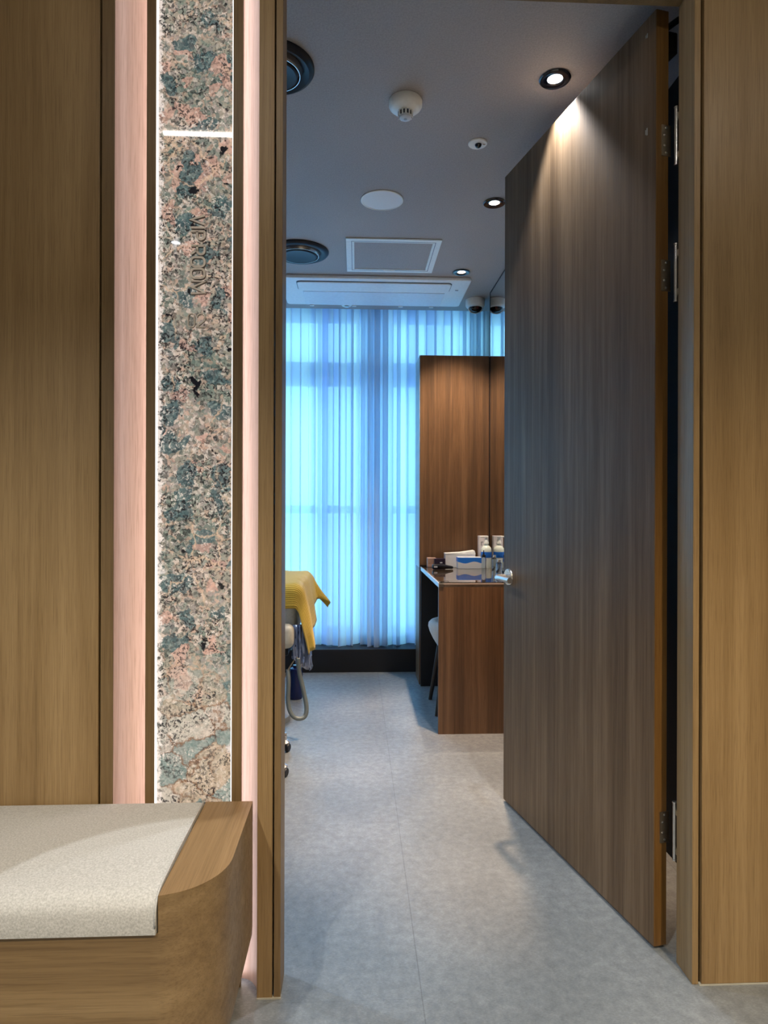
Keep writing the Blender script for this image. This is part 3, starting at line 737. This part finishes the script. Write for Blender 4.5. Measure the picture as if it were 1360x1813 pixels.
# things on the vanity
TZ = VZ+.0005
def ibox(name, label, cat, x0, x1, y0, y1, h, m, rz=0, bevel=.002, z=TZ):
    cx, cy = (x0+x1)/2, (y0+y1)/2
    bm = bmesh.new(); M = Matrix.Translation((cx, cy, z)) @ Matrix.Rotation(math.radians(rz), 4, 'Z')
    add_box(bm, (-(x1-x0)/2, -(y1-y0)/2, 0), ((x1-x0)/2, (y1-y0)/2, h), M)
    o = obj(name, bm, m, bevel=bevel, loc=(cx, cy, z)); return tag(o, label, cat) if label else o
card_w = plain('white_card', (.95, .95, .96), .45); blue_m = plain('bright_blue_print', (.01, .17, .72), .4)
def wave_box_mat():
    s = NT('tissue_box_card'); p = s.p; tc = s.new('ShaderNodeTexCoord'); sp = s.new('ShaderNodeSeparateXYZ'); s.link(tc.outputs['Object'], sp.inputs[0])
    wv = s.math('MULTIPLY', s.math('SINE', s.math('MULTIPLY', sp.outputs['X'], 52)), .006)
    low = s.math('GREATER_THAN', sp.outputs['Z'], s.math('ADD', wv, .040)); hi = s.math('LESS_THAN', sp.outputs['Z'], .0725)
    s.link(s.mix(s.math('MULTIPLY', low, hi), (.92, .93, .97), (.01, .22, .90)), p.inputs['Base Color']); p.inputs['Roughness'].default_value = .4
    return s.m
ibox('tissue_box', 'white tissue box with a wavy blue band on the vanity', 'tissue box', .665, .820, 4.20, 4.27, .074, wave_box_mat(), 0)
wb = thing('white_carton', 'long plain white carton with lifted lid behind the blue-banded box', 'carton', (.70, 4.325, TZ))
box('carton_body', (.595, 4.285, TZ), (.795, 4.365, TZ+.088), card_w, wb, bevel=.002)
bm = bmesh.new(); add_prism(bm, [(.594, .0885), (.797, .0885), (.790, .112), (.70, .100), (.594, .094)], -.041, .041, Matrix.Translation((0, 4.325, TZ)) @ Matrix.Rotation(PI/2, 4, 'X')); obj('carton_lid', bm, card_w, wb)
pk = thing('upright_carton', 'tall white upright carton with small grey mark at the mirror corner', 'carton', (.85, 4.36, TZ))
box('carton_body', (.828, 4.335, TZ), (.893, 4.385, TZ+.208), plain('pale_pink_card', (.80, .76, .82), .45), pk, bevel=.002)
box('printed_mark', (.842, 4.3343, TZ+.142), (.847, 4.3349, TZ+.168), plain('grey_print', (.2, .2, .26), .5), pk)
box('printed_mark', (.842, 4.3342, TZ+.164), (.856, 4.3348, TZ+.169), bpy.data.materials['grey_print'], pk)
# pump bottle against the mirror
def pump_bottle(x, y, s=1.0):
    b = thing('pump_bottle', 'white pump bottle with a blue label touching the mirror', 'bottle', (x, y, TZ))
    r = .036*s
    lathe('bottle_body', [(0, 0), (r, 0), (r, .115*s), (r*.92, .132*s), (r*.6, .146*s), (.014, .150*s), (.014, .158*s), (0, .158*s)], (x, y, TZ), plain('cream_white_plastic', (.80, .86, .82), .25), b, 36)
    lathe('blue_label', [(r+.0004, .068*s), (r+.0006, .069*s), (r+.0006, .106*s), (r+.0004, .107*s)], (x, y, TZ), blue_m, b, 36)
    lathe('pump_collar', [(.016, .1585*s), (.016, .172*s), (.011, .180*s), (.009, .204*s), (.014, .206*s), (.013, .214*s), (0, .215*s)], (x, y, TZ), white_pl, b, 24)
    bm = bmesh.new(); add_tube(bm, [(x-.004, y, TZ+.2105*s), (x-.030, y-.004, TZ+.2105*s), (x-.040, y-.005, TZ+.206*s)], .0045, 10); obj('spout', bm, white_pl, b, smooth=True)
pump_bottle(.868, 4.285, .98)
def dropper(x, y, h, r, label, cap):
    b = thing('small_clear_bottle', label, 'bottle', (x, y, TZ), 'small clear bottles on the vanity')
    lathe('bottle_body', [(0, 0), (r, 0), (r, h*.8), (r*.85, h*.92), (r*.45, h), (0, h)], (x, y, TZ), bottle_clear, b, 24)
    lathe('cap', [(0, h+.0003), (r*.75, h+.0003), (r*.75, h+.012), (r*.4, h+.016), (.0035, h+.03), (.002, h+.045), (0, h+.045)] if cap == 'cone' else [(0, h+.0003), (r*.6, h+.0003), (r*.6, h+.014), (0, h+.014)], (x, y, TZ), black_gloss if cap == 'cone' else steel, b, 20)
dropper(.838, 4.22, .075, .017, 'small clear bottle with pointed black cap before the pump bottle', 'cone')
dropper(.868, 3.90, .070, .018, 'small clear bottle with silver cap nearest the door lever', 'flat')
dropper(.872, 4.05, .085, .016, 'slim clear bottle with silver cap by the mirror', 'flat')
# black device, dark box, pink box
ibox('pink_carton', 'small pinkish carton at the left end of the vanity', 'carton', .478, .535, 4.30, 4.36, .062, plain('pink_card', (.50, .31, .25), .5))
db = thing('dark_carton', 'small dark purple carton with white print beside the pink carton', 'carton', (.56, 4.30, TZ))
box('carton_body', (.520, 4.265, TZ), (.592, 4.325, TZ+.060), plain('dark_purple_card', (.018, .008, .030), .4), db, bevel=.002)
box('printed_mark', (.556, 4.2643, TZ+.030), (.572, 4.2649, TZ+.037), card_w, db)
cb = thing('clipper', 'black handheld hair clipper lying at the left end of the vanity', 'clipper', (.56, 4.17, TZ))
bm = bmesh.new(); P = smooth_path([(.492, 4.15, TZ+.018), (.53, 4.155, TZ+.019), (.575, 4.165, TZ+.016), (.628, 4.175, TZ+.010)], 6); add_tube(bm, P, [.012, .017, .0175, .0175, .0175, .0172, .017, .0168, .0163, .016, .0155, .015, .014, .013, .012, .011, .010, .0095, .007][:len(P)], 18)
obj('clipper_body', bm, black_gloss, cb, smooth=True)
box('printed_mark', (.500, 4.1335, TZ+.013), (.523, 4.1365, TZ+.023), plain('silver_print', (.55, .55, .6), .4), cb, bevel=.001)

# ================================================================== BENCH
bn = thing('corridor_bench', 'oak bench with rounded corner and pale fabric seat inlay', 'bench', (-1.2, 1.4, 0))
BZ = .485
def outline(off, n=14, xl=-2.6, yb=1.597):
    xr, yf, r = -.249-off, 1.213+off, .13
    pts = [(xl, yb), (xl, yf)]
    pts += [(xr-r+r*math.sin(math.radians(90*i/n)), yf+r-r*math.cos(math.radians(90*i/n))) for i in range(n+1)]
    pts += [(xr, yb)]
    return pts
def loft(bm, rings):
    vr = [[bm.verts.new(v) for v in r] for r in rings]; n_ = len(vr[0])
    for a, b in zip(vr, vr[1:]):
        for i in range(n_): bm.faces.new((a[i], a[(i+1)%n_], b[(i+1)%n_], b[i]))
    bm.faces.new(vr[0][::-1]); bm.faces.new(vr[-1])
bm = bmesh.new()
zs = [(0.0, .049), (.04, .038), (.09, .023), (.13, .009), (.160, .001), (.18, 0), (.30, 0), (.414, 0)]
loft(bm, [[(x, y, z) for x, y in outline(o_)] for z, o_ in zs])
base = obj('bench_body', bm, oak_x, bn, smooth='auto')
# top band: full ring around, only right end visible beside the cushion
XC = -.362
bm = bmesh.new()
pr = [(XC, 1.597), (XC, 1.2135)]+outline(0)[2:]
pr = [(XC, 1.597), (XC, 1.213)]+[p for p in outline(0)[2:] if p[0] > XC+.001]
loft(bm, [[(x, y, z) for x, y in pr] for z in (.4142, .4835)])
o1 = obj('end_block', bm, oak_x, bn, smooth='auto')
bm = bmesh.new(); loft(bm, [[(x, y, z) for x, y in pr] for z in (.4837, .4850)]); obj('end_top_veneer', bm, oak_y, bn)
bm = bmesh.new(); loft(bm, [[(x, y, z) for x, y in [(-2.6, 1.596), (-2.6, 1.28), (XC-.01, 1.28), (XC-.01, 1.596)]] for z in (.4142, .44)]); obj('seat_board', bm, oak_x, bn)
# cushion inlay with rolled front
bm = bmesh.new()
def cush(x, s=1):
    pts = [(1.594, .4402), (1.594, .484*1), (1.585, .489), (1.50, .492), (1.35, .492), (1.27, .489)]
    for i in range(1, 9):
        t = math.radians(90*i/8); pts.append((1.245-.038*math.sin(t)-.0, .451+.036*math.cos(t)))
    pts += [(1.206, .430), (1.207, .4165), (1.214, .4155), (1.278, .4155), (1.279, .4402)]
    return [(x, y, z) for y, z in pts]
rings = [cush(-2.6), cush(-1.9), cush(-1.2), cush(-.7), cush(XC-.012), cush(XC-.003)]
rings[-1] = [(x, y*(1)+(0), z-.0015 if z > .48 else z) for x, y, z in rings[-1]]
loft(bm, rings); obj('seat_cushion', bm, bench_fab, bn, smooth='auto')
bm = bmesh.new(); add_tube(bm, [(XC-.0035, y, z+.0006) for (_, y, z) in cush(0)[2:15]], .0022, 8); obj('piping', bm, bench_fab, bn, smooth=True)

# ================================================================== BED, BLANKET, TROLLEY
bed = thing('treatment_bed', 'white treatment bed end showing past the left door post', 'bed', (-1.1, 3.75, 0))
bm = bmesh.new(); add_box(bm, (-2.2, 3.42, .50), (-.315, 4.10, .79)); obj('mattress', bm, sheet_m, bed, bevel=.05, seg=5, smooth='auto')
bm = bmesh.new(); add_box(bm, (-2.2, 3.335, .475), (-.318, 3.43, .60)); obj('arm_bolster', bm, beige_m, bed, bevel=.035, seg=4, smooth='auto')
box('bed_frame', (-2.15, 3.40, .43), (-.35, 4.08, .475), black_sat, bed, bevel=.006)
bm = bmesh.new(); add_lathe(bm, [(0, 0), (.26, 0), (.26, .03), (.15, .06), (.12, .30), (.10, .43), (0, .43)], 28, (-.62, 3.75, 0)); obj('column', bm, plain('grey_plastic_column', (.26, .28, .29), .45), bed, smooth='auto')
bm = bmesh.new(); N = 24; rows = []
for j in range(9):
    z = .590-.022*j; row = []
    for i in range(N+1):
        t = i/N; X = -.325+.055*min(1, t*1.6) ; Yv = 3.415 + .35*max(0, t-.45)
        row.append(bm.verts.new((X+.012*math.sin(i*1.7+j*.4)+.004*j*t, Yv-.012*math.cos(i*2.1+j*.3)-.004*j*(1-t), z-.10*t*(j/8)+.012*math.sin(i*1.3)*(j == 8))))
    rows.append(row)
for a, b in zip(rows, rows[1:]):
    for i in range(N): bm.faces.new((a[i], a[i+1], b[i+1], b[i]))
sk = obj('sheet_skirt', bm, plain('silvery_film', (.16, .22, .38), .12, .0, .8, coat=.8), bed, smooth=True); md = sk.modifiers.new('solid', 'SOLIDIFY'); md.thickness = .002
# draped blanket
bm = bmesh.new(); uvl = bm.loops.layers.uv.new('UVMap')
NA, NB = 60, 56; grid = []
top, xe, yn, yf = .798, -.322, 3.425, 4.08
for ib in range(NB+1):
    b = -.150 + (.66+.150+.16)*ib/NB       # cloth distance from the near edge
    row = []
    far = max(0, b-(yf-yn)); near = max(0, -b)
    tb = min(1, max(0, b/(yf-yn)))
    amax = .37-.17*tb
    for ia in range(NA+1):
        a = -1.0 + (1.0+amax)*ia/NA
        a_ = max(0, a); e = max(near, far)
        dist = math.hypot(a_, e)
        rad = .045
        def roll(dv):
            # distance past the edge -> (outward, down)
            if dv < rad*PI/2: return rad*math.sin(dv/rad), rad*(1-math.cos(dv/rad))
            return rad, rad+(dv-rad*PI/2)
        ox, dz = roll(dist)
        wgtx = a_/dist if dist > 1e-5 else 0; wgty = e/dist if dist > 1e-5 else 0
        flare = .16*max(0, dist-.07)
        X = (xe + wgtx*(ox+flare)) if a_ > 0 else xe + a
        Yv = (yn - wgty*(ox+flare*.3)) if near > 0 else ((yf + wgty*(ox+flare*.3)) if far > 0 else yn+b)
        if a_ > 0 and far > 0: X += .10*min(1, far/.1)*min(1, a_/.2)
        Z = top - dz + (.004*math.sin(a*26+b*9) if dist < .02 else .003*math.sin(b*40))
        if a_ > .05: X += .014*math.sin(b*19+1.2)*min(1, a_/.2)
        if near > .03: Yv += .010*math.sin(a*22)*min(1, near/.1)
        row.append(bm.verts.new((X, Yv, Z+.006)))
    grid.append(row)
for ib in range(NB):
    for ia in range(NA):
        f_ = bm.faces.new((grid[ib][ia], grid[ib][ia+1], grid[ib+1][ia+1], grid[ib+1][ia]))
        for lp, (aa, bb) in zip(f_.loops, ((ia, ib), (ia+1, ib), (ia+1, ib+1), (ia, ib+1))): lp[uvl].uv = (bb/NB*2, aa/NA)
bl = obj('blanket', bm, towel_m, smooth=True, loc=(-.6, 3.75, .80)); md = bl.modifiers.new('solid', 'SOLIDIFY'); md.thickness = .006; md.offset = 1
tag(bl, 'mustard yellow blanket draped over the end of the treatment bed', 'blanket')
# hose loop hanging under the bed
hs = thing('flexible_hose', 'grey flexible hose looping down below the bed end', 'hose', (-.30, 3.40, .1))
bm = bmesh.new(); P = smooth_path([(-.350, 3.40, .36), (-.345, 3.38, .30), (-.346, 3.37, .20), (-.330, 3.36, .145), (-.300, 3.36, .118), (-.262, 3.37, .122), (-.252, 3.38, .165), (-.268, 3.39, .25), (-.290, 3.395, .34), (-.298, 3.39, .422)], 7)
add_tube(bm, P, .0115, 14); obj('hose', bm, hose_m, hs, smooth=True)
bm = bmesh.new(); add_tube(bm, smooth_path([(-.375, 3.40, .30), (-.352, 3.39, .355), (-.318, 3.39, .41), (-.300, 3.39, .424)], 6), .0035, 8); obj('hook_wire', bm, steel_dull, hs, smooth=True)
# dark blue canister standing under the bed
tag(lathe('canister', [(0, .0), (.04, 0), (.043, .01), (.043, .17), (.035, .19), (.018, .195), (.018, .21), (0, .21)], (-.375, 4.12, .0), plain('deep_blue_plastic', (.01, .02, .12), .25), seg=28), 'dark blue canister standing on the floor under the bed', 'canister')
# rolling stool, castors peek past the post
rs = thing('rolling_stool', 'rolling stool whose chrome castors peek past the left door post', 'stool', (-.60, 3.06, 0))
lathe('seat', [(0, .46), (.15, .46), (.165, .475), (.165, .51), (.15, .525), (0, .53)], (-.60, 3.06, 0), beige_m, rs, 32)
lathe('column', [(0, .10), (.03, .10), (.03, .28), (.02, .28), (.02, .46), (0, .46)], (-.60, 3.06, 0), steel, rs, 20)
for k, ang in enumerate((26, 98, 170, 242, 330)):
    t = math.radians(ang); ex, ey = -.60+.285*math.cos(t), 3.06+.285*math.sin(t)
    if k == 4: ex, ey = -.325, 2.925
    if k == 0: ex, ey = -.345, 3.225
    bm = bmesh.new(); add_tube(bm, [(-.60, 3.06, .115), ((-.60+ex)/2, (3.06+ey)/2, .10), (ex, ey, .078)], [.02, .017, .013], 12); a = obj('base_arm', bm, steel, rs, smooth='auto')
    bm = bmesh.new(); add_tube(bm, [(ex, ey, .045), (ex, ey, .092)], .008, 10); add_lathe(bm, [(0, .040), (.022, .040), (.024, .046), (.012, .056), (0, .058)], 18, (ex, ey, 0)); cst = obj('castor', bm, steel, a, smooth='auto')
    bm = bmesh.new(); add_lathe(bm, [(0, -.011), (.017, -.011), (.0205, -.006), (.0205, .006), (.017, .011), (0, .011)], 20, (ex+.012, ey-.006, .0207), Matrix.Rotation(math.radians(70), 4, 'Z') @ Matrix.Rotation(PI/2, 4, 'X')); obj('wheel', bm, black_sat, a, smooth='auto')
